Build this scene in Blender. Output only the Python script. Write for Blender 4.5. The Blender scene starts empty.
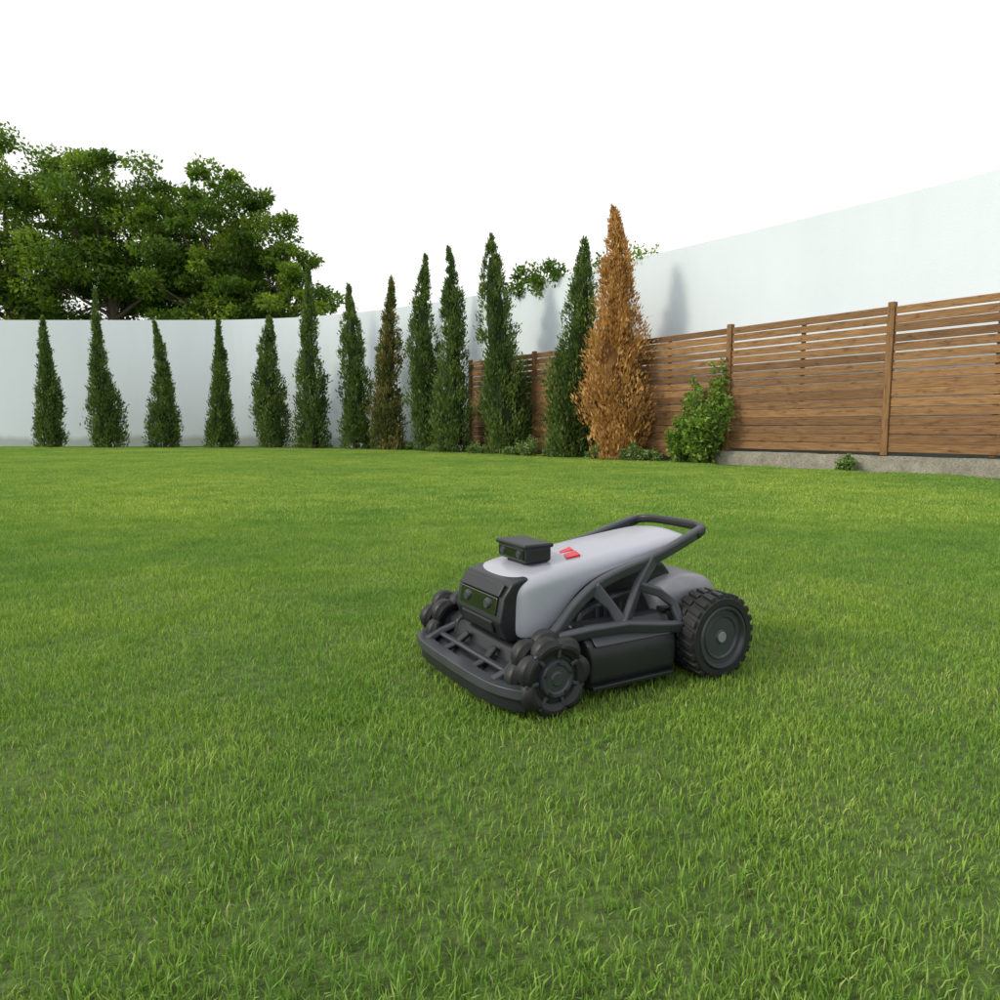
import bpy, math, random, bmesh
import numpy as np
from mathutils import Vector, Matrix
random.seed(7); rng=np.random.default_rng(11)
scene=bpy.context.scene
col=scene.collection
R=math.radians

# ------------------------------------------------------------------ materials
def new_mat(name):
    m=bpy.data.materials.new(name); m.use_nodes=True
    nt=m.node_tree; nt.nodes.clear()
    out=nt.nodes.new('ShaderNodeOutputMaterial')
    return m,nt,out
def N(nt,t,**kw):
    n=nt.nodes.new(t)
    for k,v in kw.items():
        if hasattr(n,k): setattr(n,k,v)
        else: n.inputs[k].default_value=v
    return n
def ramp(nt,stops):
    r=nt.nodes.new('ShaderNodeValToRGB'); e=r.color_ramp.elements
    while len(e)<len(stops): e.new(0.5)
    for i,(p,c) in enumerate(stops):
        e[i].position=p; e[i].color=(*c,1)
    return r
def noise(nt,scale,detail=4,rough=.55,vec=None):
    n=nt.nodes.new('ShaderNodeTexNoise'); n.inputs['Scale'].default_value=scale
    n.inputs['Detail'].default_value=detail; n.inputs['Roughness'].default_value=rough
    if vec is not None: nt.links.new(vec,n.inputs['Vector'])
    return n
def mixc(nt,mode,fac,a,b):
    m=nt.nodes.new('ShaderNodeMix'); m.data_type='RGBA'; m.blend_type=mode
    for s,v in ((m.inputs[0],fac),(m.inputs[6],a),(m.inputs[7],b)):
        if hasattr(v,'links') or hasattr(v,'is_linked'): nt.links.new(v,s)
        else: s.default_value=v if not isinstance(v,tuple) else (*v,1)
    return m.outputs[2]

def plastic(name,colr,rough=.45,metal=0,coat=0,bump=.15,nscale=350,var=.12,spec=.4):
    m,nt,out=new_mat(name)
    p=N(nt,'ShaderNodeBsdfPrincipled'); tc=N(nt,'ShaderNodeTexCoord')
    n=noise(nt,9,5,.6,tc.outputs['Object'])
    r=ramp(nt,[(.3,tuple(c*(1-var) for c in colr)),(.7,tuple(min(1,c*(1+var)) for c in colr))])
    nt.links.new(n.outputs[0],r.inputs[0]); nt.links.new(r.outputs[0],p.inputs['Base Color'])
    p.inputs['Metallic'].default_value=metal; p.inputs['Specular IOR Level'].default_value=spec
    r2=nt.nodes.new('ShaderNodeMapRange'); r2.inputs['To Min'].default_value=max(0,rough-.06); r2.inputs['To Max'].default_value=rough+.08
    nt.links.new(n.outputs[0],r2.inputs[0]); nt.links.new(r2.outputs[0],p.inputs['Roughness'])
    p.inputs['Coat Weight'].default_value=coat; p.inputs['Coat Roughness'].default_value=.12
    if bump:
        n2=noise(nt,nscale,2,.5,tc.outputs['Object']); b=N(nt,'ShaderNodeBump'); b.inputs['Strength'].default_value=bump; b.inputs['Distance'].default_value=.001
        nt.links.new(n2.outputs[0],b.inputs['Height']); nt.links.new(b.outputs[0],p.inputs['Normal'])
    nt.links.new(p.outputs[0],out.inputs[0]); return m

def leafmat(name,stops,trans=.35,rough=.6,nscale=.8,tcol=(1.0,1.15,.5)):
    m,nt,out=new_mat(name)
    at=N(nt,'ShaderNodeAttribute'); at.attribute_name='shade'
    geo=N(nt,'ShaderNodeNewGeometry')
    n=noise(nt,nscale,2,.6,geo.outputs['Position'])
    ma=N(nt,'ShaderNodeMath',operation='MULTIPLY_ADD'); ma.inputs[1].default_value=.7
    nt.links.new(n.outputs[0],ma.inputs[0])
    m2=N(nt,'ShaderNodeMath',operation='MULTIPLY'); m2.inputs[1].default_value=.6
    nt.links.new(at.outputs['Fac'],m2.inputs[0]); nt.links.new(m2.outputs[0],ma.inputs[2])
    sb=N(nt,'ShaderNodeMath',operation='SUBTRACT'); sb.inputs[1].default_value=.15
    nt.links.new(ma.outputs[0],sb.inputs[0])
    r=ramp(nt,stops); nt.links.new(sb.outputs[0],r.inputs[0])
    p=N(nt,'ShaderNodeBsdfPrincipled'); p.inputs['Roughness'].default_value=rough
    p.inputs['Specular IOR Level'].default_value=.25
    nt.links.new(r.outputs[0],p.inputs['Base Color'])
    t=N(nt,'ShaderNodeBsdfTranslucent')
    mc=mixc(nt,'MULTIPLY',1.0,r.outputs[0],tcol); nt.links.new(mc,t.inputs[0])
    mx=N(nt,'ShaderNodeMixShader'); mx.inputs[0].default_value=trans
    nt.links.new(p.outputs[0],mx.inputs[1]); nt.links.new(t.outputs[0],mx.inputs[2])
    nt.links.new(mx.outputs[0],out.inputs[0]); return m

# ------------------------------------------------------------------ mesh utils
def fixn(o):
    bm=bmesh.new(); bm.from_mesh(o.data); bmesh.ops.recalc_face_normals(bm,faces=bm.faces); bm.to_mesh(o.data); bm.free(); return o
def mesh_obj(name,verts,faces,mat=None,parent=None,smooth=False,attr=None,link=True):
    me=bpy.data.meshes.new(name)
    me.from_pydata([tuple(v) for v in verts],[],[tuple(f) for f in faces])
    if mat: me.materials.append(mat)
    if smooth: me.polygons.foreach_set('use_smooth',[True]*len(me.polygons))
    if attr is not None:
        a=me.attributes.new('shade','FLOAT','FACE'); a.data.foreach_set('value',np.asarray(attr,dtype=np.float32))
    me.update()
    o=bpy.data.objects.new(name,me)
    if link: col.objects.link(o)
    if parent: o.parent=parent
    return o
def quads_obj(name,V,nq,mat,attr,parent=None,link=True,k=4):
    me=bpy.data.meshes.new(name)
    me.vertices.add(nq*k); me.vertices.foreach_set('co',V.astype(np.float32).ravel())
    me.loops.add(nq*k); me.loops.foreach_set('vertex_index',np.arange(nq*k,dtype=np.int32))
    me.polygons.add(nq); me.polygons.foreach_set('loop_start',np.arange(0,nq*k,k,dtype=np.int32))
    me.update(calc_edges=True)
    a=me.attributes.new('shade','FLOAT','FACE'); a.data.foreach_set('value',attr.astype(np.float32))
    me.materials.append(mat)
    o=bpy.data.objects.new(name,me)
    if link: col.objects.link(o)
    if parent: o.parent=parent
    return o
def unit(a): return a/np.maximum(np.linalg.norm(a,axis=1,keepdims=True),1e-6)
def leaves(C,D,L,W):
    n=len(C); rnd=unit(rng.normal(size=(n,3)))
    S=unit(np.cross(D,rnd)); L=L[:,None]; W=W[:,None]
    a=C; b=C+D*L*.45+S*W*.5; c=C+D*L; d=C+D*L*.45-S*W*.5
    return np.stack([a,b,c,d],1).reshape(-1,3)
def empty(name,loc=(0,0,0),rot=0):
    e=bpy.data.objects.new(name,None); col.objects.link(e); e.location=loc; e.rotation_euler=(0,0,rot); e.empty_display_size=.2
    return e
def bevel(o,w,seg=3,ang=30):
    b=o.modifiers.new('bev','BEVEL'); b.width=w; b.segments=seg; b.limit_method='ANGLE'; b.angle_limit=R(ang)
    o.data.polygons.foreach_set('use_smooth',[True]*len(o.data.polygons))
    wn=o.modifiers.new('wn','WEIGHTED_NORMAL'); wn.keep_sharp=False
    return o
def box(name,lo,hi,mat,parent,bw=.006,seg=3):
    (x0,y0,z0),(x1,y1,z1)=lo,hi
    v=[(x0,y0,z0),(x1,y0,z0),(x1,y1,z0),(x0,y1,z0),(x0,y0,z1),(x1,y0,z1),(x1,y1,z1),(x0,y1,z1)]
    f=[(3,2,1,0),(4,5,6,7),(0,1,5,4),(1,2,6,5),(2,3,7,6),(3,0,4,7)]
    o=mesh_obj(name,v,f,mat,parent)
    return bevel(o,bw,seg) if bw else o
def prism(name,poly,y0,y1,mat,parent,bw=.005,axis='y'):
    n=len(poly); v=[]
    for k,yy in enumerate((y0,y1)):
        for i,(a,b) in enumerate(poly):
            v.append((a,yy,b) if axis=='y' else (yy,a,b))
    f=[tuple(range(n)),tuple(range(2*n-1,n-1,-1))]+[(i,i+n,(i+1)%n+n,(i+1)%n) for i in range(n)]
    me=fixn(mesh_obj(name,v,f,mat,parent))
    return bevel(me,bw) if bw else me
def sweep(name,pts,w,t,mat,parent,nrm=(0,1,0),bw=.006,ws=None):
    P=[Vector(p) for p in pts]; n=len(P); V=[];F=[]
    for i in range(n):
        T=((P[min(i+1,n-1)]-P[max(i-1,0)])).normalized()
        nn=Vector(nrm); nn=(nn-T*nn.dot(T)).normalized(); s=T.cross(nn)
        wi=ws[i] if ws else w
        for a,b in ((-1,-1),(1,-1),(1,1),(-1,1)): V.append(P[i]+s*a*wi/2+nn*b*t/2)
    for i in range(n-1):
        j=i+1
        for k in range(4): F.append((i*4+k,i*4+(k+1)%4,j*4+(k+1)%4,j*4+k))
    F.append((3,2,1,0)); F.append(tuple((n-1)*4+k for k in range(4)))
    return bevel(fixn(mesh_obj(name,V,F,mat,parent)),bw,3,35)
def catmull(pts,k=6):
    P=[Vector(p) for p in pts]; out=[]
    for i in range(len(P)-1):
        p0=P[max(i-1,0)];p1=P[i];p2=P[i+1];p3=P[min(i+2,len(P)-1)]
        for j in range(k):
            t=j/k
            out.append(.5*((2*p1)+(p2-p0)*t+(2*p0-5*p1+4*p2-p3)*t*t+(-p0+3*p1-3*p2+p3)*t**3))
    out.append(P[-1]); return out
def lathe(name,prof,cx,cz,mat,parent,seg=48,sy=1,y0=0,smooth=True):
    V=[];F=[];m=len(prof)
    for i in range(seg):
        a=2*math.pi*i/seg
        for r,y in prof: V.append((cx+r*math.cos(a),y0+sy*y,cz+r*math.sin(a)))
    for i in range(seg):
        j=(i+1)%seg
        for k in range(m-1): F.append((i*m+k,i*m+k+1,j*m+k+1,j*m+k))
    o=mesh_obj(name,V,F,mat,parent)
    bm=bmesh.new(); bm.from_mesh(o.data); bmesh.ops.remove_doubles(bm,verts=bm.verts,dist=1e-5); bmesh.ops.recalc_face_normals(bm,faces=bm.faces); bm.to_mesh(o.data); bm.free()
    if smooth:
        o.data.polygons.foreach_set('use_smooth',[True]*len(o.data.polygons))
        o.modifiers.new('es','EDGE_SPLIT').split_angle=R(35)
    return o

# ------------------------------------------------------------------ world, sun, camera
w=bpy.data.worlds.new("World"); scene.world=w; w.use_nodes=True
nt=w.node_tree; nt.nodes.clear()
wo=N(nt,'ShaderNodeOutputWorld'); bg=N(nt,'ShaderNodeBackground'); sky=N(nt,'ShaderNodeTexSky')
sky.sky_type='NISHITA'; sky.sun_disc=False
SUN_EL,SUN_AZ=R(36),R(-108)
sky.sun_elevation=SUN_EL; sky.sun_rotation=SUN_AZ
sky.air_density=1.0; sky.dust_density=6; sky.ozone_density=.6
hs=N(nt,'ShaderNodeHueSaturation'); hs.inputs['Saturation'].default_value=.25
nt.links.new(sky.outputs[0],hs.inputs['Color'])
hz=mixc(nt,'MIX',.6,hs.outputs[0],(11.2,11.1,10.9))     # thin high cloud veiling the sky
nt.links.new(hz,bg.inputs[0])
bg.inputs[1].default_value=.142
nt.links.new(bg.outputs[0],wo.inputs[0])
sd=bpy.data.lights.new('sun','SUN'); sd.energy=2.0; sd.angle=R(8); sd.color=(1,.88,.68)
so=bpy.data.objects.new('sun',sd); col.objects.link(so)
dirv=Vector((math.sin(SUN_AZ)*math.cos(SUN_EL),math.cos(SUN_AZ)*math.cos(SUN_EL),math.sin(SUN_EL)))
so.rotation_euler=dirv.to_track_quat('Z','Y').to_euler(); so.location=(-10,5,20)
cd=bpy.data.cameras.new('camera'); co=bpy.data.objects.new('camera',cd); col.objects.link(co)
cd.sensor_width=36; cd.lens=25.2; cd.clip_start=.05; cd.clip_end=2000
co.location=(0,0,.75); co.rotation_euler=(R(90-5.95),0,0); scene.camera=co
scene.view_settings.view_transform='Standard'; scene.view_settings.look='None'; scene.view_settings.exposure=0

# ------------------------------------------------------------------ ground
def ground_mat():
    m,nt,out=new_mat('lawn_ground')
    geo=N(nt,'ShaderNodeNewGeometry'); p=N(nt,'ShaderNodeBsdfPrincipled'); p.inputs['Roughness'].default_value=.95
    n1=noise(nt,.35,5,.6,geo.outputs['Position']); n2=noise(nt,25,6,.7,geo.outputs['Position'])
    r1=ramp(nt,[(.3,(.075,.14,.028)),(.7,(.125,.20,.045))]); nt.links.new(n1.outputs[0],r1.inputs[0])
    r2=ramp(nt,[(.35,(.5,.45,.4)),(.65,(1.2,1.2,1.0))]); nt.links.new(n2.outputs[0],r2.inputs[0])
    nt.links.new(mixc(nt,'MULTIPLY',1.0,r1.outputs[0],r2.outputs[0]),p.inputs['Base Color'])
    b=N(nt,'ShaderNodeBump'); b.inputs['Distance'].default_value=.03; nt.links.new(n2.outputs[0],b.inputs['Height']); nt.links.new(b.outputs[0],p.inputs['Normal'])
    nt.links.new(p.outputs[0],out.inputs[0]); return m
S=400
mesh_obj('ground',[(-S,-S,0),(S,-S,0),(S,S,0),(-S,S,0)],[(0,1,2,3)],ground_mat())

# ------------------------------------------------------------------ boundary wall
wall_pts=[(-60,27.0),(-40,27.1),(-26,27.2),(-19,27.2),(-12.5,27.2),(-9.4,27.0),(-5.76,25.8),(-1.6,23.0),(1.11,20.0),(3.55,17.1),(5.9,14.2),(7.9,11.5),(9.6,8.4),(10.6,5),(11.2,0),(11.2,-8)]
def cat2(pts,k=8):
    return [(v.x,v.y) for v in catmull([(a,b,0) for a,b in pts],k)]
wp=cat2(wall_pts)
def wall_mat():
    m,nt,out=new_mat('white_render')
    geo=N(nt,'ShaderNodeNewGeometry'); p=N(nt,'ShaderNodeBsdfPrincipled'); p.inputs['Roughness'].default_value=.85
    mp=N(nt,'ShaderNodeMapping'); mp.inputs['Scale'].default_value=(1.2,1.2,.25); nt.links.new(geo.outputs['Position'],mp.inputs['Vector'])
    n1=noise(nt,1.0,6,.6,mp.outputs[0]); n2=noise(nt,.3,3,.5,geo.outputs['Position'])
    r=ramp(nt,[(.25,(.585,.665,.735)),(.6,(.615,.695,.765))]); nt.links.new(n1.outputs[0],r.inputs[0])
    r2=ramp(nt,[(.3,(.95,.955,.96)),(.7,(1,1,1))]); nt.links.new(n2.outputs[0],r2.inputs[0])
    c=mixc(nt,'MULTIPLY',1.0,r.outputs[0],r2.outputs[0])
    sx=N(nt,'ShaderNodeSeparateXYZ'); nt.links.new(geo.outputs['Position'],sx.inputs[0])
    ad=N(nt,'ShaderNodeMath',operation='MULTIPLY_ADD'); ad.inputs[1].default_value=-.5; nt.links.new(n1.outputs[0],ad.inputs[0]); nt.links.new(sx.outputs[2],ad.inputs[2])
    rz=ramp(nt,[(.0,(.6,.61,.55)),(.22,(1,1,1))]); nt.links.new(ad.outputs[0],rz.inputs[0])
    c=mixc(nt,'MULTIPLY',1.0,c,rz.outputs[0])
    nt.links.new(c,p.inputs['Base Color'])
    b=N(nt,'ShaderNodeBump'); b.inputs['Distance'].default_value=.01; b.inputs['Strength'].default_value=.3
    n3=noise(nt,30,4,.6,geo.outputs['Position']); nt.links.new(n3.outputs[0],b.inputs['Height']); nt.links.new(b.outputs[0],p.inputs['Normal'])
    nt.links.new(p.outputs[0],out.inputs[0]); return m
def ribbon(name,pts,thick,z0,z1,mat,off=0.0):
    V=[];F=[];n=len(pts)
    for i,(x,y) in enumerate(pts):
        a=pts[max(i-1,0)];b=pts[min(i+1,n-1)]
        t=Vector((b[0]-a[0],b[1]-a[1])).normalized(); nn=Vector((-t.y,t.x))
        p=Vector((x,y))+nn*off; q=p+nn*thick
        V+=[(p.x,p.y,z0),(p.x,p.y,z1),(q.x,q.y,z1),(q.x,q.y,z0)]
    for i in range(n-1):
        for k in range(4): F.append((i*4+k,i*4+(k+1)%4,i*4+4+(k+1)%4,i*4+4+k))
    F.append((0,1,2,3)); F.append(tuple((n-1)*4+k for k in (3,2,1,0)))
    return fixn(mesh_obj(name,V,F,mat))
ribbon('white_garden_wall',wp,.25,-.1,4.8,wall_mat())

# ------------------------------------------------------------------ timber fence on a concrete kerb
def wood_mat():
    m,nt,out=new_mat('stained_timber')
    uv=N(nt,'ShaderNodeUVMap'); uv.uv_map='UVMap'; at=N(nt,'ShaderNodeAttribute'); at.attribute_name='shade'
    mp=N(nt,'ShaderNodeMapping'); mp.inputs['Scale'].default_value=(1.2,26,1); nt.links.new(uv.outputs[0],mp.inputs['Vector'])
    n1=noise(nt,2.2,8,.7,mp.outputs[0]); 
    mp2=N(nt,'ShaderNodeMapping'); mp2.inputs['Scale'].default_value=(3.0,8,1); nt.links.new(uv.outputs[0],mp2.inputs['Vector'])
    n2=noise(nt,1.6,4,.6,mp2.outputs[0])
    r=ramp(nt,[(.3,(.11,.054,.022)),(.5,(.22,.120,.050)),(.7,(.35,.22,.105))]); nt.links.new(n1.outputs[0],r.inputs[0])
    r2=ramp(nt,[(.0,(.58,.54,.50)),(1,(1.18,1.17,1.12))]); nt.links.new(at.outputs['Fac'],r2.inputs[0])
    r3=ramp(nt,[(.30,(.34,.26,.20)),(.45,(1,1,1))]); nt.links.new(n2.outputs[0],r3.inputs[0])
    c=mixc(nt,'MULTIPLY',1.0,r.outputs[0],r2.outputs[0]); c=mixc(nt,'MULTIPLY',.8,c,r3.outputs[0])
    p=N(nt,'ShaderNodeBsdfPrincipled'); p.inputs['Roughness'].default_value=.65; p.inputs['Specular IOR Level'].default_value=.3
    nt.links.new(c,p.inputs['Base Color'])
    b=N(nt,'ShaderNodeBump'); b.inputs['Distance'].default_value=.004; nt.links.new(n1.outputs[0],b.inputs['Height']); nt.links.new(b.outputs[0],p.inputs['Normal'])
    nt.links.new(p.outputs[0],out.inputs[0]); return m
WOOD=wood_mat()
F0=Vector((7.44,10.38,0)); FD=Vector((-.591,.807,0)).normalized(); FN=Vector((FD.y,-FD.x,0))
if FN.dot(Vector((1,1,0)))<0: FN=-FN
class BoxBatch:
    def __init__(s): s.V=[];s.F=[];s.UV=[];s.A=[]
    def add(s,s0,s1,d0,d1,z0,z1,vert=False,tilt=0,c=None):
        b=len(s.V); ca=random.random() if c is None else c; ou=random.random()*50; ov=random.random()*50
        for ss,dd,zz in ((s0,d0,z0),(s1,d0,z0+tilt),(s1,d1,z0+tilt),(s0,d1,z0),(s0,d0,z1),(s1,d0,z1+tilt),(s1,d1,z1+tilt),(s0,d1,z1)):
            s.V.append(F0+FD*ss+FN*dd+Vector((0,0,zz)))
        crd=[(s0,d0,z0),(s1,d0,z0),(s1,d1,z0),(s0,d1,z0),(s0,d0,z1),(s1,d0,z1),(s1,d1,z1),(s0,d1,z1)]
        for f in ((3,2,1,0),(4,5,6,7),(0,1,5,4),(1,2,6,5),(2,3,7,6),(3,0,4,7)):
            s.F.append(tuple(b+i for i in f)); s.A.append(ca)
            for i in f:
                a,d,z=crd[i]
                s.UV.append((z+ou,a+d+ov) if vert else (a+ou,z+d+ov))
    def make(s,name,mat,parent,bw=.004):
        o=mesh_obj(name,s.V,s.F,mat,parent,attr=s.A)
        uv=o.data.uv_layers.new(name='UVMap'); uv.data.foreach_set('uv',np.array(s.UV,dtype=np.float32).ravel())
        if bw:
            b=o.modifiers.new('b','BEVEL'); b.width=bw; b.segments=1
        return o
fence=empty('wooden_fence'); boards=BoxBatch(); back=BoxBatch(); posts=BoxBatch()
ps=[1.70+3.11*i for i in range(-3,5)]
for p in ps: posts.add(p-.055,p+.055,-.035,.07,.28 if p<5 else .0,2.79,vert=True,c=.45)
nb=16; pitch=2.42/nb
for i in range(len(ps)-1):
    a,b=ps[i]+.057,ps[i+1]-.057
    for k in range(nb):
        z0=.33+k*pitch
        gap=random.uniform(.016,.034) if k>=8 else random.uniform(.007,.013)
        boards.add(a,b,.0+random.uniform(-.004,.004),.024,z0+random.uniform(-.003,.003),z0+pitch-gap,tilt=random.uniform(-.007,.007))
    mid=(a+b)/2
    back.add(mid-.04,mid+.04,.026,.06,.3,2.72,vert=True,c=.1)
    if a>4.6: boards.add(a,b,.0,.024,.12,.325)
boards.make('boards',WOOD,fence); posts.make('posts',WOOD,fence,.006); back.make('battens',WOOD,fence)
def conc_mat():
    m,nt,out=new_mat('kerb_concrete')
    geo=N(nt,'ShaderNodeNewGeometry'); p=N(nt,'ShaderNodeBsdfPrincipled'); p.inputs['Roughness'].default_value=.9
    n1=noise(nt,3,8,.7,geo.outputs['Position']); n2=noise(nt,40,5,.7,geo.outputs['Position'])
    r=ramp(nt,[(.3,(.17,.16,.12)),(.6,(.34,.33,.28)),(.8,(.42,.41,.36))]); nt.links.new(n1.outputs[0],r.inputs[0])
    r2=ramp(nt,[(.35,(.6,.6,.58)),(.6,(1,1,1))]); nt.links.new(n2.outputs[0],r2.inputs[0])
    nt.links.new(mixc(nt,'MULTIPLY',1.0,r.outputs[0],r2.outputs[0]),p.inputs['Base Color'])
    b=N(nt,'ShaderNodeBump'); b.inputs['Distance'].default_value=.02; nt.links.new(n2.outputs[0],b.inputs['Height']); nt.links.new(b.outputs[0],p.inputs['Normal'])
    nt.links.new(p.outputs[0],out.inputs[0]); return m
kp=[]
for i in range(0,64):
    s=-9.5+i*(5.35+9.5)/63
    v=F0+FD*s+FN*(-.14+.012*math.sin(i*1.7)+random.uniform(-.008,.008)); kp.append((v.x,v.y))
kp=kp[::-1]
kerb=ribbon('concrete_kerb',kp,.34,-.05,.27,conc_mat())
for v in kerb.data.vertices:
    if v.co.z>.1: v.co.z+=random.uniform(-.012,.012)

# ------------------------------------------------------------------ lawn grass (instanced patches)
def grass_mat():
    m,nt,out=new_mat('grass_blades')
    at=N(nt,'ShaderNodeAttribute'); at.attribute_name='shade'
    geo=N(nt,'ShaderNodeNewGeometry')
    n=noise(nt,.38,2,.6,geo.outputs['Position']); n2=noise(nt,2.4,3,.7,geo.outputs['Position'])
    r=ramp(nt,[(.0,(.105,.215,.034)),(.45,(.21,.36,.062)),(.80,(.32,.47,.10)),(.95,(.42,.50,.17)),(1,(.52,.48,.26))])
    nt.links.new(at.outputs['Fac'],r.inputs[0])
    r1=ramp(nt,[(.34,(.76,.87,.84)),(.66,(1.22,1.10,1.0))]); nt.links.new(n.outputs[0],r1.inputs[0])
    r2=ramp(nt,[(.3,(.66,.79,.68)),(.68,(1.18,1.08,1.1))]); nt.links.new(n2.outputs[0],r2.inputs[0])
    c=mixc(nt,'MULTIPLY',1.0,r.outputs[0],r1.outputs[0]); c=mixc(nt,'MULTIPLY',1.0,c,r2.outputs[0])
    p=N(nt,'ShaderNodeBsdfPrincipled'); p.inputs['Roughness'].default_value=.55; p.inputs['Specular IOR Level'].default_value=.25
    nt.links.new(c,p.inputs['Base Color'])
    t=N(nt,'ShaderNodeBsdfTranslucent'); nt.links.new(mixc(nt,'MULTIPLY',1.0,c,(1.05,1.12,.6)),t.inputs[0])
    mx=N(nt,'ShaderNodeMixShader'); mx.inputs[0].default_value=.35
    nt.links.new(p.outputs[0],mx.inputs[1]); nt.links.new(t.outputs[0],mx.inputs[2]); nt.links.new(mx.outputs[0],out.inputs[0]); return m
GM=grass_mat()
def patch(name,n,size,hmin,hmax,wd,add=0.):
    x=rng.uniform(-size/2,size/2,n); y=rng.uniform(-size/2,size/2,n)
    x+=rng.normal(0,.03,n); y+=rng.normal(0,.03,n)
    h=rng.uniform(hmin,hmax,n)*(1+.2*np.sin(x*9+1)*np.sin(y*8)+.15*np.sin(x*31)*np.sin(y*27+2))
    az=rng.uniform(0,2*np.pi,n); lean=rng.uniform(.1,.95,n)
    d=np.stack([np.cos(az),np.sin(az),np.zeros(n)],1)
    fa=az+np.pi/2+rng.normal(0,.5,n)
    s=np.stack([np.cos(fa),np.sin(fa),np.zeros(n)],1)*(wd*rng.uniform(.6,1.3,n))[:,None]*.5
    B=np.stack([x,y,np.zeros(n)-.003],1); up=np.array([0,0,1.])
    M=B+up*(h*.55)[:,None]+d*(h*.2*lean)[:,None]
    T=B+up*(h*(1-.25*lean))[:,None]+d*(h*.7*lean)[:,None]
    q1=np.stack([B-s*.8,B+s*.8,M+s,M-s],1); q2=np.stack([M-s,M+s,T+s*.15,T-s*.15],1)
    V=np.concatenate([q1,q2],0).reshape(-1,3)
    sh=np.clip(rng.beta(2.2,2.6,n)+add+ (rng.random(n)>.985)*.5,0,1)
    return quads_obj(name,V,2*n,GM,np.concatenate([sh,sh]),link=False)
pn=patch('grass_patch_fine',16000,1.0,.014,.031,.0023)
pf=patch('grass_patch_coarse',5000,1.0,.022,.042,.0060,.12)
bx=np.array([-60,-9,-5.5,-1.8,1.2,3.1,4.0,7.15,8.6,10,12]); by=np.array([26.6,26.5,25.0,22.0,18.7,16.1,14.75,10.35,8.3,6.2,3])
def yb(x): return float(np.interp(x,bx,by))
def patch_points(y0,y1,sp,far):
    pts=[];rot=[];sc=[]
    y=y0
    while y<y1:
        xm=.95*max(y,0)+2.5
        x=-xm
        while x<xm:
            px=x+random.uniform(-.04,.04); py=y+random.uniform(-.04,.04)
            if py<yb(px)-.35 and px<9.4:
                pts.append((px,py,0)); rot.append(random.choice([0,1,2,3])*math.pi/2+random.uniform(-.12,.12)); sc.append(random.uniform(.94,1.1))
            x+=sp
        y+=sp
    return pts,rot,sc
def grass_object(name,pts,rot,sc,src):
    me=bpy.data.meshes.new(name); me.from_pydata(pts,[],[])
    a=me.attributes.new('rot','FLOAT','POINT'); a.data.foreach_set('value',rot)
    a=me.attributes.new('scl','FLOAT','POINT'); a.data.foreach_set('value',sc)
    o=bpy.data.objects.new(name,me); col.objects.link(o)
    ng=bpy.data.node_groups.new(name,'GeometryNodeTree')
    ng.interface.new_socket('Geometry',in_out='INPUT',socket_type='NodeSocketGeometry')
    ng.interface.new_socket('Geometry',in_out='OUTPUT',socket_type='NodeSocketGeometry')
    gi=ng.nodes.new('NodeGroupInput'); go=ng.nodes.new('NodeGroupOutput')
    ins=ng.nodes.new('GeometryNodeInstanceOnPoints'); oi=ng.nodes.new('GeometryNodeObjectInfo'); oi.inputs['Object'].default_value=src
    r=ng.nodes.new('GeometryNodeInputNamedAttribute'); r.data_type='FLOAT'; r.inputs['Name'].default_value='rot'
    s=ng.nodes.new('GeometryNodeInputNamedAttribute'); s.data_type='FLOAT'; s.inputs['Name'].default_value='scl'
    cx=ng.nodes.new('ShaderNodeCombineXYZ'); 
    L=ng.links
    L.new(gi.outputs[0],ins.inputs['Points']); L.new(oi.outputs['Geometry'],ins.inputs['Instance'])
    L.new(r.outputs[0],cx.inputs[2]); L.new(cx.outputs[0],ins.inputs['Rotation']); L.new(s.outputs[0],ins.inputs['Scale'])
    L.new(ins.outputs[0],go.inputs[0])
    md=o.modifiers.new('gn','NODES'); md.node_group=ng
    return o
P1=patch_points(-.6,6.0,.93,False); P2=patch_points(5.98,26.5,.96,True)
g1=grass_object('lawn_grass',*P1,pn); g2=grass_object('lawn_grass_far',*P2,pf); g2.parent=g1

# ------------------------------------------------------------------ trees
def bark_mat():
    m,nt,out=new_mat('bark')
    tc=N(nt,'ShaderNodeNewGeometry'); mp=N(nt,'ShaderNodeMapping'); mp.inputs['Scale'].default_value=(4,4,.8); nt.links.new(tc.outputs['Position'],mp.inputs['Vector'])
    n=noise(nt,3,6,.7,mp.outputs[0]); r=ramp(nt,[(.3,(.035,.025,.018)),(.7,(.13,.10,.075))]); nt.links.new(n.outputs[0],r.inputs[0])
    p=N(nt,'ShaderNodeBsdfPrincipled'); p.inputs['Roughness'].default_value=.9; nt.links.new(r.outputs[0],p.inputs['Base Color']); nt.links.new(p.outputs[0],out.inputs[0]); return m
BARK=bark_mat()
CYP=leafmat('cypress_foliage',[(.1,(.032,.062,.018)),(.45,(.082,.14,.034)),(.8,(.18,.24,.06))],.25,.7,1.6)
CYPB=leafmat('cypress_foliage_browning',[(.1,(.035,.06,.018)),(.45,(.10,.13,.035)),(.68,(.24,.19,.07)),(.9,(.34,.24,.10))],.25,.7,1.2)
GOLD=leafmat('dead_cypress_foliage',[(.1,(.24,.12,.035)),(.45,(.46,.265,.085)),(.8,(.64,.42,.17))],.3,.7,2.5,(1.1,.9,.6))
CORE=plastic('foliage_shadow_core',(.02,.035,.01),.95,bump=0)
COREG=plastic('dead_foliage_core',(.14,.07,.02),.95,bump=0)
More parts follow.
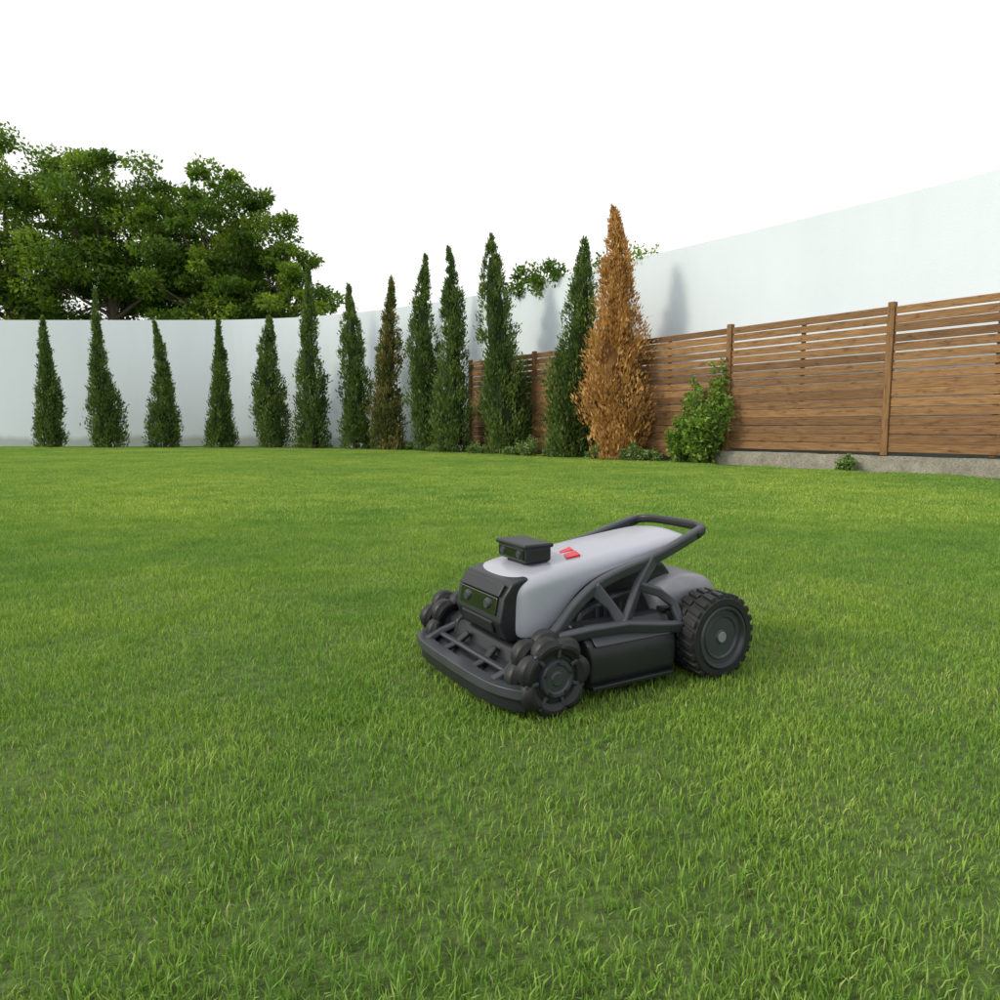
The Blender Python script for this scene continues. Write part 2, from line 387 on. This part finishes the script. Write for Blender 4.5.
def tube(pts,rad,seg=7):
    V=[];F=[]
    for i,(p,r) in enumerate(zip(pts,rad)):
        p=Vector(p); T=(Vector(pts[min(i+1,len(pts)-1)])-Vector(pts[max(i-1,0)])).normalized()
        a=T.orthogonal().normalized(); b=T.cross(a)
        for k in range(seg):
            t=2*math.pi*k/seg; V.append(p+a*math.cos(t)*r+b*math.sin(t)*r)
    for i in range(len(pts)-1):
        for k in range(seg): F.append((i*seg+k,i*seg+(k+1)%seg,(i+1)*seg+(k+1)%seg,(i+1)*seg+k))
    return V,F
def cypress(name,x,y,H,Rr,lean=(0,0),mat=CYP,core=CORE,seed=0,dens=1.0,rag=1.0,pw=.8,flare=.7):
    global rng
    rng=np.random.default_rng(seed)
    e=empty(name,(x,y,0))
    pr=rng.uniform(0,6.28,8)
    def env(h,a):
        base=np.clip(flare+(1-flare)*h/.25,0,1)*np.power(np.clip(1-h,0,1),pw)*(1-.45*np.clip((h-.75)/.25,0,1))
        lump=1+rag*(.15*np.sin(3*a+pr[0]+h*6)+.12*np.sin(h*19+pr[1]+2*a)+.10*np.sin(h*37+pr[2]-3*a)+.09*np.sin(5*a+pr[3]+h*13)+.13*np.sin(h*9+pr[6]))
        return Rr*base*lump
    def axis(h): 
        return np.stack([lean[0]*h**2+.12*np.sin(h*5+pr[4])*Rr,lean[1]*h**2+.07*np.cos(h*5+pr[5])*Rr],-1)
    nc=int(430*dens); h=np.power(rng.random(nc),1.1)*.99+.01; a=rng.uniform(0,2*np.pi,nc)
    rr=env(h,a)*rng.uniform(.66,1.0,nc)*(1+(rng.random(nc)>.9)*.25); ax=axis(h)
    cc=np.stack([ax[:,0]+rr*np.cos(a),ax[:,1]+rr*np.sin(a),.04+h*H*.98],1)
    per=34
    C=np.repeat(cc,per,0); n=len(C); hh=np.repeat(h,per); aa=np.repeat(a,per)
    tw=np.clip(.02+.12*Rr*(1-hh),.015,.2)
    C=C+rng.normal(size=(n,3))*np.stack([tw,tw,tw*2.0],1)
    C[:,2]=np.maximum(C[:,2],.03)
    out=np.stack([np.cos(aa),np.sin(aa),np.zeros(n)],1)
    D=unit(out*rng.uniform(.1,.9,n)[:,None]+np.array([0,0,1.0])+rng.normal(0,.3,(n,3)))
    L=rng.uniform(.07,.16,n)*(1.1-.4*hh); W=L*rng.uniform(.25,.42,n)
    V=leaves(C,D,L,W)
    sh=np.clip(np.repeat(rng.random(nc),per)*.7+rng.random(n)*.3,0,1)
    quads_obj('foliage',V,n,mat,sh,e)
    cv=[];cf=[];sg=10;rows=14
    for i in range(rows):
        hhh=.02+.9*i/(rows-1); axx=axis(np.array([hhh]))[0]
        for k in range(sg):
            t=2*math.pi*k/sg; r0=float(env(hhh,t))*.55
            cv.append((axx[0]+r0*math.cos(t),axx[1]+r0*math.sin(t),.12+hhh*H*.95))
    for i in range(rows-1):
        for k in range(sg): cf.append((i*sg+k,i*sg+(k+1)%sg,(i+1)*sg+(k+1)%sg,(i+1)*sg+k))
    mesh_obj('dark_core',cv,cf,core,e)  # added dark core, stops see-through; shade inside the foliage is in its colour
    pts=[(float(axis(np.array([t]))[0][0]),float(axis(np.array([t]))[0][1]),t*H) for t in (0,.1,.3,.6,.9,1.0)]
    tv,tf=tube(pts,[.07*Rr/.6+.02,.06,.045,.03,.015,.004]); mesh_obj('trunk',tv,tf,BARK,e)
    return e
T=[(-16.15,25.2,4.6,.42,(.1,0),.75,1.0),(-14.1,25.2,5.6,.55,(-.15,0),1.15,1.05),(-11.95,25.2,4.45,.47,(-.25,0),.9,1.0),(-10.0,25.2,4.55,.42,(.1,0),.8,1.05),(-8.15,25.1,4.6,.58,(.0,0),.5,.6),
   (-6.45,24.3,6.2,.52,(-.1,0),.75,.9),(-4.85,23.5,5.4,.50,(-.05,0),.55,.75),(-3.6,22.8,5.5,.53,(.1,0),.7,.9),(-2.3,21.7,5.9,.55,(.05,0),.55,.65),(-1.32,20.7,5.9,.52,(-.2,0),.62,.75),
   (.14,19.2,5.85,.70,(-.4,0),.58,.5),(1.76,17.3,5.25,.66,(.3,0),.6,.65)]
for i,(x,y,H,r,l,pw,fl) in enumerate(T):
    cypress('cypress_tree',x,y,H,r,l,CYPB if i==7 else CYP,CORE,seed=100+i,dens=.85+.3*(r/.6-.7),rag=1.1,pw=pw,flare=fl)
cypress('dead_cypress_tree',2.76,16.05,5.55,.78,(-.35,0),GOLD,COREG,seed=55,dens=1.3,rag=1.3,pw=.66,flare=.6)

LEAF=leafmat('broadleaf_foliage',[(.1,(.028,.066,.010)),(.4,(.072,.14,.018)),(.65,(.16,.25,.035)),(.9,(.34,.42,.06))],.45,.5,.4,(1.1,1.25,.4))
LEAFB=leafmat('shrub_foliage',[(.1,(.05,.12,.018)),(.5,(.15,.27,.04)),(.9,(.30,.42,.08))],.4,.5,2.0)
def bigtree(name,x,y,rx,rz,cz,seed,nclump=85,per=300,leaf=.2,mat=LEAF,trunk=.3):
    global rng
    rng=np.random.default_rng(seed)
    e=empty(name,(x,y,0))
    u=unit(rng.normal(size=(nclump,3))); rad=np.power(rng.random(nclump),.40)
    cc=u*rad[:,None]*np.array([rx,rx*.85,rz]); cc[:,2]+=cz
    cc[:,0]*=1+.12*np.sin(cc[:,2]*1.7+seed)
    cs=rng.uniform(.4,1.0,nclump)*rx*.215
    C=np.repeat(cc,per,0); n=len(C); s=np.repeat(cs,per)
    o=unit(rng.normal(size=(n,3)))*np.power(rng.random(n),.33)[:,None]*np.array([1.25,1.2,.65])
    C=C+o*s[:,None]
    C+=rng.normal(0,.045,(n,3))*rx*.3
    D=unit(o*.6+rng.normal(0,.8,(n,3))+np.array([0,0,-.15]))
    L=rng.uniform(.6,1.3,n)*leaf; V=leaves(C,D,L,L*.55)
    sh=np.clip(np.repeat(rng.random(nclump),per)*.6+rng.random(n)*.4,0,1)
    quads_obj('crown',V,n,mat,sh,e)
    TV=[];TF=[]
    def add(pts,rad):
        v,f=tube(pts,rad); b=len(TV); TV.extend(v); TF.extend([tuple(i+b for i in q) for q in f])
    th=cz-rz*.55
    add([(0,0,0),(.1,0,th*.5),(-.05,.05,th),(.05,0,cz),(0,.1,cz+rz*.7)],[trunk*1.25,trunk,trunk*.8,trunk*.5,trunk*.12])
    for i in range(min(nclump,30)):
        c=cc[i]; st=th*rng.uniform(.8,1.15)
        mid=(c[0]*.45,c[1]*.45,st+(c[2]-st)*.35)
        add([(0,0,st),mid,tuple(c)],[trunk*.38,trunk*.22,trunk*.05])
    mesh_obj('trunk_and_limbs',TV,TF,BARK,e,smooth=True)
    return e
bigtree('broadleaf_tree',-24.6,36,4.9,5.2,9.8,1,125,320,.21)
bigtree('broadleaf_tree',-18.9,35,4.1,4.9,9.6,2,115,320,.21)
bigtree('broadleaf_tree',-13.2,34,3.7,4.3,8.6,3,110,310,.2)
bigtree('broadleaf_tree',-10.2,33,2.4,2.8,6.5,4,60,270,.18)
bigtree('broadleaf_tree',-15.7,38,4.0,3.4,6.8,14,75,280,.2)
bigtree('broadleaf_tree',-32,37,4.8,5.0,9.4,5,85,280)

def creeper(name,x0,x1,h,drop,seed,ncl,per,leaf=.12):
    global rng
    rng=np.random.default_rng(seed)
    wx=np.array([p[0] for p in wp]); wy=np.array([p[1] for p in wp])
    cx=rng.uniform(x0,x1,ncl); cy=np.interp(cx,wx,wy)+rng.uniform(-.1,.35,ncl)
    bell=np.sin(np.clip((cx-x0)/(x1-x0),0,1)*np.pi)**.6
    cz=4.8+rng.uniform(-drop,h,ncl)*bell
    cc=np.stack([cx,cy,cz],1); C=np.repeat(cc,per,0); n=len(C)
    C=C+rng.normal(0,.09,(n,3)); D=unit(rng.normal(size=(n,3))+np.array([0,0,.2]))
    L=rng.uniform(.6,1.3,n)*leaf
    e=empty(name,((x0+x1)/2,float(np.interp((x0+x1)/2,wx,wy)),0)); off=np.array(e.location)
    V=leaves(C,D,L,L*.55)-off
    quads_obj('leaves',V,n,LEAF,np.clip(np.repeat(rng.random(ncl),per)*.5+rng.random(n)*.5,0,1),e)
    SV=[];SF=[]
    for i in range(0,ncl,2):
        by_=float(np.interp(cx[i],wx,wy))
        v,f=tube([(cx[i],by_+.42,3.9),(cx[i],by_+.36,4.75),tuple(cc[i])],[.012,.01,.004],5); b=len(SV); SV.extend([Vector(q)-Vector(off) for q in v]); SF.extend([tuple(k+b for k in q) for q in f])
    mesh_obj('stems',SV,SF,BARK,e)
creeper('climbing_vine',.25,1.65,.50,.30,71,34,60)
creeper('climbing_vine',2.0,3.7,.22,.06,72,18,34,.10)

def shrub(name,x,y,H,Rr,seed,nst=26,per=70,leaf=.09,mat=LEAFB):
    global rng
    rng=np.random.default_rng(seed); e=empty(name,(x,y,0)); Cs=[];Ds=[];TV=[];TF=[]
    for i in range(nst):
        a=rng.uniform(0,6.28); r=Rr*math.sqrt(rng.random()); hh=H*(1-.6*(r/Rr)**1.3)*rng.uniform(.65,1.0)
        p0=np.array([r*.25*math.cos(a),r*.25*math.sin(a),0]); p1=np.array([r*.8*math.cos(a),r*.8*math.sin(a),hh*.6]); p2=np.array([r*1.0*math.cos(a+.3),r*1.0*math.sin(a+.3),hh])
        t=np.power(rng.random(per),.7)[:,None]
        c=(1-t)**2*p0+2*t*(1-t)*p1+t*t*p2
        Cs.append(c+rng.normal(0,.05+.03*H/2,(per,3))*(1.25-t*1.0)); Ds.append(unit(rng.normal(size=(per,3))+np.array([0,0,.4])))
        v,f=tube([tuple(p0),tuple((p0+p2)/4+p1/2),tuple(p2)],[.012,.008,.003],5); b=len(TV); TV.extend(v); TF.extend([tuple(k+b for k in q) for q in f])
    C=np.concatenate(Cs);D=np.concatenate(Ds);n=len(C); C[:,2]=np.maximum(C[:,2],.02)
    L=rng.uniform(.6,1.3,n)*leaf
    quads_obj('leaves',leaves(C,D,L,L*.5),n,mat,rng.random(n),e); mesh_obj('stems',TV,TF,BARK,e)
    return e
shrub('leafy_shrub',4.25,14.35,2.6,.62,21,42,90,.10)
shrub('leafy_shrub',3.80,14.75,1.2,.42,22,22,80,.09)
LOW=leafmat('low_plant_foliage',[(.1,(.05,.10,.03)),(.5,(.15,.25,.07)),(.9,(.32,.42,.17))],.35,.55,3.0)
for i,(x,y,H,r) in enumerate([(.75,17.9,.65,.42),(1.25,17.3,.35,.3),(2.2,16.2,.40,.25),(2.9,15.3,.5,.32),(3.3,15.3,.35,.25),(-.6,19.5,.4,.35),(5.9,11.9,.3,.16),(-3.0,22.6,.35,.35),(-1.9,20.9,.3,.3),(.35,18.4,.3,.3)]):
    shrub('border_plant',x,y,H,r,40+i,18,45,.07,LOW)

# ------------------------------------------------------------------ robotic mower
DK=plastic('charcoal_plastic',(.013,.015,.018),.38,spec=.4)
MD=plastic('graphite_plastic',(.046,.052,.062),.34,metal=.15)
GR=plastic('grey_shell',(.22,.23,.26),.36,metal=.1)
SV=plastic('silver_paint',(.33,.35,.41),.36,metal=.1,coat=.25,bump=.0,var=.02)
RB=plastic('rubber',(.012,.013,.015),.5,bump=.3,spec=.4)
GL=plastic('lens_glass',(.004,.005,.007),.05,bump=0,coat=1)
RD=plastic('red_badge',(.55,.012,.03),.35,bump=0)
M=empty('robotic_lawn_mower',(-.014,2.008,.0),R(30))
secs=[(-.015,.128,.318,.175),(.0,.140,.332,.165),(.03,.150,.345,.163),(.07,.156,.352,.170),(.11,.157,.358,.205),(.15,.156,.363,.250),(.2,.154,.369,.295),(.27,.151,.377,.322),(.36,.149,.388,.343),(.46,.146,.399,.360),(.56,.142,.410,.374),(.63,.135,.417,.386),(.665,.12,.419,.394)]
V=[];F=[]
for (x,w_,zt,zb) in secs:
    r=.045; hb=zt-r
    side=[(-w_-.004,zb),(-w_-.003,zb+(hb-zb)*.5)] if hb>zb+.002 else [(-w_-.002,zb),(-w_-.001,zb+.002)]
    hb=max(hb,zb+.004)
    arc=[(-w_+r-r*math.cos(t*math.pi/2/5),hb+(zt-.006-hb)*math.sin(t*math.pi/2/5)) for t in range(6)]
    half=side+arc+[(-w_*.35,zt-.001),(0,zt)]
    full=half+[(-y,z) for y,z in half[-2::-1]]
    m_=len(full); V+=[(x,y,z) for y,z in full]
for i in range(len(secs)-1):
    for k in range(m_-1): F.append((i*m_+k,i*m_+k+1,(i+1)*m_+k+1,(i+1)*m_+k))
sh=fixn(mesh_obj('silver_shell',V,F,SV,M,smooth=True))
mid=[p for p in sh.data.polygons if abs(p.center.y)<.05]
if sum(p.normal.z for p in mid)<0: sh.data.flip_normals()
s_=sh.modifiers.new('sol','SOLIDIFY'); s_.thickness=.007; s_.offset=-1
s_=sh.modifiers.new('sub','SUBSURF'); s_.levels=2; s_.render_levels=2
prism('inner_body',[(.0,.06),(.0,.30),(.06,.330),(.2,.335),(.45,.350),(.55,.33),(.62,.25),(.66,.06)],-.138,.138,DK,M,.012)
for sgn in (-1,1):
    prism('motor_bay_cover',[(.16,.18),(.18,.225),(.30,.262),(.42,.27),(.46,.20),(.44,.17)],min(sgn*.138,sgn*.178),max(sgn*.138,sgn*.178),DK,M,.012)
    for i in range(5):
        x=.23+i*.030
        box('bay_vent',(x,min(sgn*.178,sgn*.181),.20),(x+.012,max(sgn*.178,sgn*.181),.240),MD,M,.001,1)
# nose module
prism('nose_module',[(-.040,.165),(-.062,.215),(-.048,.285),(-.02,.322),(.03,.336),(.03,.165),(-.03,.160)],-.133,.133,DK,M,.014)
prism('nose_window',[(-.064,.232),(-.055,.282),(-.046,.283),(-.052,.230)],-.108,.108,GL,M,.003)
prism('nose_lower_panel',[(-.058,.178),(-.066,.212),(-.055,.215),(-.048,.178)],-.09,.09,DK,M,.004)
prism('nose_brow',[(-.058,.286),(-.036,.320),(-.026,.312),(-.045,.284)],-.115,.115,DK,M,.004)
for yy in (-.06,.06):
    lathe('stereo_lens',[(0,-.004),(.012,-.004),(.015,0),(.017,.006)],0,0,MD,M,24).matrix_local=Matrix.Translation((-.0625,yy,.257))@Matrix.Rotation(R(-90),4,'Z')
# sensor box on mast
box('sensor_housing',(.055,-.080,.360),(.145,.080,.408),DK,M,.010,4)
box('sensor_top_cap',(.048,-.084,.402),(.150,.084,.416),DK,M,.006,3)
box('sensor_front_glass',(.0515,-.070,.368),(.057,.070,.400),GL,M,.002)
for yy in (-.045,.045):
    lathe('sensor_lens',[(0,-.003),(.009,-.003),(.011,0),(.012,.004)],0,0,MD,M,20).matrix_local=Matrix.Translation((.050,yy,.384))@Matrix.Rotation(R(-90),4,'Z')
box('sensor_foot',(.07,-.05,.345),(.125,.05,.363),DK,M,.004)
def shell_z(x): return float(np.interp(x,[s[0] for s in secs],[s[2] for s in secs]))
for (xa,xb,ya,yb_) in ((.190,.252,-.090,-.035),(.212,.274,-.026,.028)):
    v=[(xa,ya,shell_z(xa)),(xb-.016,ya-.004,shell_z(xb)),(xb+.010,yb_,shell_z(xb)),(xa+.026,yb_+.004,shell_z(xa+.01))]
    v=[(a,b,c+.0005) for a,b,c in v]; v2=[(a,b,c-.008) for a,b,c in v]
    fixn(mesh_obj('badge',v+v2,[(0,1,2,3),(0,4,5,1),(1,5,6,2),(2,6,7,3),(3,7,4,0),(7,6,5,4)],RD,M))
prism('chassis',[(-.03,.055),(-.05,.10),(-.03,.15),(.1,.17),(.5,.19),(.66,.17),(.72,.12),(.70,.05)],-.19,.19,DK,M,.012)
# rear motor cover
V=[];F=[]
rs=[(.44,.16,.24),(.47,.195,.275),(.54,.212,.292),(.62,.215,.296),(.70,.208,.286),(.75,.185,.258),(.772,.15,.22)]
for (x,w_,zt) in rs:
    zb=.15; r=.05
    half=[(-w_,zb),(-w_,(zb+zt-r)/2)]+[(-w_+r-r*math.cos(t*math.pi/8),zt-r+r*math.sin(t*math.pi/8)) for t in range(5)]+[(-w_*.4,zt+.003),(0,zt+.004)]
    full=half+[(-y,z) for y,z in half[-2::-1]]; V+=[(x,y,z) for y,z in full]; m_=len(full)
for i in range(len(rs)-1):
    for k in range(m_-1): F.append((i*m_+k,i*m_+k+1,(i+1)*m_+k+1,(i+1)*m_+k))
F.append(tuple(range(m_))); F.append(tuple(range(len(V)-1,len(V)-1-m_,-1)))
rc=fixn(mesh_obj('rear_cover',V,F,GR,M,smooth=True)); q=rc.modifiers.new('s','SUBSURF'); q.levels=2;q.render_levels=2
box('rear_cover_band',(.47,-.219,.20),(.755,.219,.213),DK,M,.003)
for sgn in (-1,1):
    pr=[(sgn*.17,.205),(sgn*.225,.195),(sgn*.272,.158),(sgn*.284,.120),(sgn*.282,.060),(sgn*.262,.034),(sgn*.17,.034)]
    o=prism('side_skirt',pr,.125,.505,DK,M,.010,axis='x')
    for v in o.data.vertices:
        if v.co.x>.4 : v.co.x+= (.20-v.co.z)*-.05 + (abs(v.co.y)-.17)*-.35
        else: v.co.x+= (abs(v.co.y)-.17)*.12
    pp=[(sgn*.222,.203),(sgn*.277,.162),(sgn*.281,.156),(sgn*.226,.190)]
    prism('skirt_shoulder_plate',pp,.155,.44,MD,M,.002,axis='x')
    box('skirt_lower_lip',(.14,min(sgn*.25,sgn*.290),.036),(.45,max(sgn*.25,sgn*.290),.048),DK,M,.003)
    A=(.70,sgn*.155,.424)
    sweep('frame_top_rail',catmull([A,(.60,sgn*.170,.397),(.50,sgn*.180,.369),(.40,sgn*.188,.347),(.30,sgn*.192,.327),(.22,sgn*.195,.302),(.15,sgn*.200,.260),(.10,sgn*.208,.220),(.05,sgn*.225,.190),(.0,sgn*.235,.165)],3),.034,.026,MD,M,(0,1,.15),.008)
    sweep('frame_front_strut',[(.205,sgn*.196,.30),(.250,sgn*.225,.245),(.275,sgn*.252,.190)],.030,.022,MD,M,(0,1,.5),.006,ws=[.045,.028,.040])
    sweep('frame_mid_strut',[(.45,sgn*.186,.355),(.37,sgn*.205,.285),(.275,sgn*.252,.190)],.03,.022,MD,M,(0,1,.4),.006,ws=[.05,.034,.042])
    sweep('frame_lower_rail',[(.06,sgn*.232,.180),(.15,sgn*.252,.192),(.28,sgn*.258,.192),(.40,sgn*.272,.178),(.49,sgn*.275,.168)],.034,.024,MD,M,(0,1,.4),.007)
    sweep('frame_rear_strut',[(.375,sgn*.205,.288),(.44,sgn*.225,.266),(.485,sgn*.245,.230),(.495,sgn*.270,.170)],.028,.022,MD,M,(0,1,.3),.006)
    prism('front_arm',[(-.05,.09),(-.04,.15),(.0,.175),(.08,.18),(.10,.12),(.06,.08)],min(sgn*.17,sgn*.225),max(sgn*.17,sgn*.225),DK,M,.010)
    # omni wheel
    yc=sgn*.275; Rw=.110
    lathe('front_wheel_hub',[(0,.050),(.016,.050),(.020,.046),(.034,.045),(.038,.050),(.046,.050),(.050,.044),(.050,-.046),(0,-.046)],0,Rw,MD,M,40,sy=sgn,y0=yc)
    lathe('front_wheel_ring',[(.050,.036),(.062,.036),(.066,.032),(.066,.010),(.050,.010)],0,Rw,DK,M,40,sy=sgn,y0=yc)
    lathe('front_wheel_ring_inner',[(.05,-.006),(.07,-.006),(.07,-.026),(.05,-.026)],0,Rw,DK,M,40,sy=sgn,y0=yc)
    RV=[];RF=[]
    nr=7
    for row,(dy,off) in enumerate(((.026,0),(-.028,.5))):
        for i in range(nr):
            a=2*math.pi*(i+off+.1)/nr; c=Vector((math.cos(a),0,math.sin(a))); tn=Vector((-math.sin(a),0,math.cos(a))); yv=Vector((0,1,0))
            cen=Vector((0,yc+sgn*dy,Rw))+c*(Rw-.024); sg=18; st=11; b=len(RV)
            for j in range(st):
                t=-1+2*j/(st-1); rr=.0265*(1-.32*abs(t)**2.4)
                if j in (0,st-1): rr*=.8
                bow=-.0145*t*t
                for k in range(sg):
                    th=2*math.pi*k/sg; gro=1-(.10 if k%3==0 else 0)
                    RV.append(cen+tn*(t*.0395)+c*(bow+rr*gro*math.cos(th))+yv*(rr*gro*math.sin(th)))
            for j in range(st-1):
                for k in range(sg): RF.append((b+j*sg+k,b+j*sg+(k+1)%sg,b+(j+1)*sg+(k+1)%sg,b+(j+1)*sg+k))
            RF.append(tuple(b+k for k in range(sg))); RF.append(tuple(b+(st-1)*sg+k for k in range(sg)))
    fixn(mesh_obj('front_wheel_rollers',RV,RF,RB,M,smooth=True)).modifiers.new('es','EDGE_SPLIT').split_angle=R(32)
    for i in range(nr):
        a=2*math.pi*(i+.6)/nr
        o=box('roller_bracket',(-.005,-.008,-.022),(.005,.008,.016),MD,M,.002,2)
        o.rotation_euler=(0,math.pi/2-a,0); o.location=((Rw-.034)*math.cos(a),yc+sgn*.036,Rw+(Rw-.034)*math.sin(a))
    for i in range(5):
        a=2*math.pi*i/5+.3
        o=box('front_wheel_bolt',(-.004,-.002,-.004),(.004,.002,.004),DK,M,.001,2)
        o.location=(.042*math.cos(a),yc+sgn*.051,Rw+.042*math.sin(a))
    # rear wheel
    yc=sgn*.280; Rr_=.131; cx=.588
    lathe('rear_tyre',[(.094,.046),(.098,.051),(.116,.051),(.124,.042),(.125,0),(.124,-.042),(.116,-.050),(.09,-.050),(0,-.050)],cx,Rr_,RB,M,64,sy=sgn,y0=yc)
    lathe('rear_rim',[(0,.046),(.018,.046),(.022,.042),(.058,.041),(.062,.046),(.066,.046),(.069,.042),(.080,.042),(.085,.053),(.091,.054),(.095,.046)],cx,Rr_,MD,M,64,sy=sgn,y0=yc)
    lathe('rear_hub_cap',[(0,.0475),(.015,.0475),(.0175,.045)],cx,Rr_,GR,M,32,sy=sgn,y0=yc)
    LV=[];LF=[]; nl=24
    for i in range(nl):
        for half_ in (0,1):
            a0=2*math.pi*(i+.5*half_)/nl
            ys=(.003,.049) if half_==0 else (-.050,-.003)
            b=len(LV)
            for rr in (.118,.1315):
                for (yy,da) in ((ys[0],-.085),(ys[0],.085),(ys[1],.085),(ys[1],-.085)):
                    sk=.10*(yy-ys[0])/.05 if half_==0 else -.10*(ys[1]-yy)/.05
                    aa=a0+da*(1 if rr<.12 else .9)+sk
                    LV.append((cx+rr*math.cos(aa),yc+sgn*yy*(1 if rr<.12 else .97),Rr_+rr*math.sin(aa)))
            LF+= [tuple(b+k for k in f) for f in ((0,1,2,3),(4,5,6,7),(0,1,5,4),(1,2,6,5),(2,3,7,6),(3,0,4,7))]
    bevel(fixn(mesh_obj('rear_tyre_lugs',LV,LF,RB,M)),.002,2)
    lathe('rear_axle',[(0,0),(.03,0),(.03,-.10),(0,-.10)],cx,Rr_,DK,M,24,sy=sgn,y0=yc)
sweep('rear_handle',catmull([(.655,-.165,.410),(.70,-.152,.424),(.722,-.115,.430),(.727,-.05,.432),(.727,.05,.432),(.722,.115,.430),(.70,.152,.424),(.655,.165,.410)],4),.030,.028,DK,M,(0,0,1),.009)
# bumper
bp=[(-.080,-.298,.080),(-.098,-.283,.082),(-.120,-.245,.084),(-.134,-.19,.086),(-.142,-.09,.088),(-.144,0,.089),(-.142,.09,.088),(-.134,.19,.086),(-.120,.245,.084),(-.098,.283,.082),(-.080,.298,.080)]
sweep('bumper_top',catmull(bp,5),.042,.026,MD,M,(0,0,1),.010)
bp2=[(x+.008,y*.975,z-.031) for x,y,z in bp]
sweep('bumper_lower',catmull(bp2,5),.036,.036,DK,M,(0,0,1),.010)
prism('front_tray',[(-.118,.062),(-.118,.074),(-.05,.110),(.0,.130),(.0,.055)],-.205,.205,DK,M,.006)
sweep('tray_bar',catmull([(-.078,-.21,.106),(-.084,-.1,.110),(-.086,0,.111),(-.084,.1,.110),(-.078,.21,.106)],4),.018,.012,MD,M,(0,0,1),.005)
for yy in (-.09,.09):
    sweep('tray_rib',[(-.128,yy,.090),(-.085,yy,.104),(-.045,yy*.9,.135)],.014,.026,DK,M,(0,1,0),.005)
for sgn in (-1,1):
    sweep('bumper_stay',[(-.03,sgn*.19,.135),(-.08,sgn*.212,.110),(-.125,sgn*.205,.092)],.034,.020,MD,M,(0,.2,1),.006)
for ch in M.children:
    if ch.type=='MESH' and not ch.name.startswith(('rear_tyre','rear_rim','rear_hub','rear_axle')) and ch.matrix_local.translation.length<.001:
        for v in ch.data.vertices:
            if v.co.x>.25: v.co.x=.25+(v.co.x-.25)*.93
print('DONE')
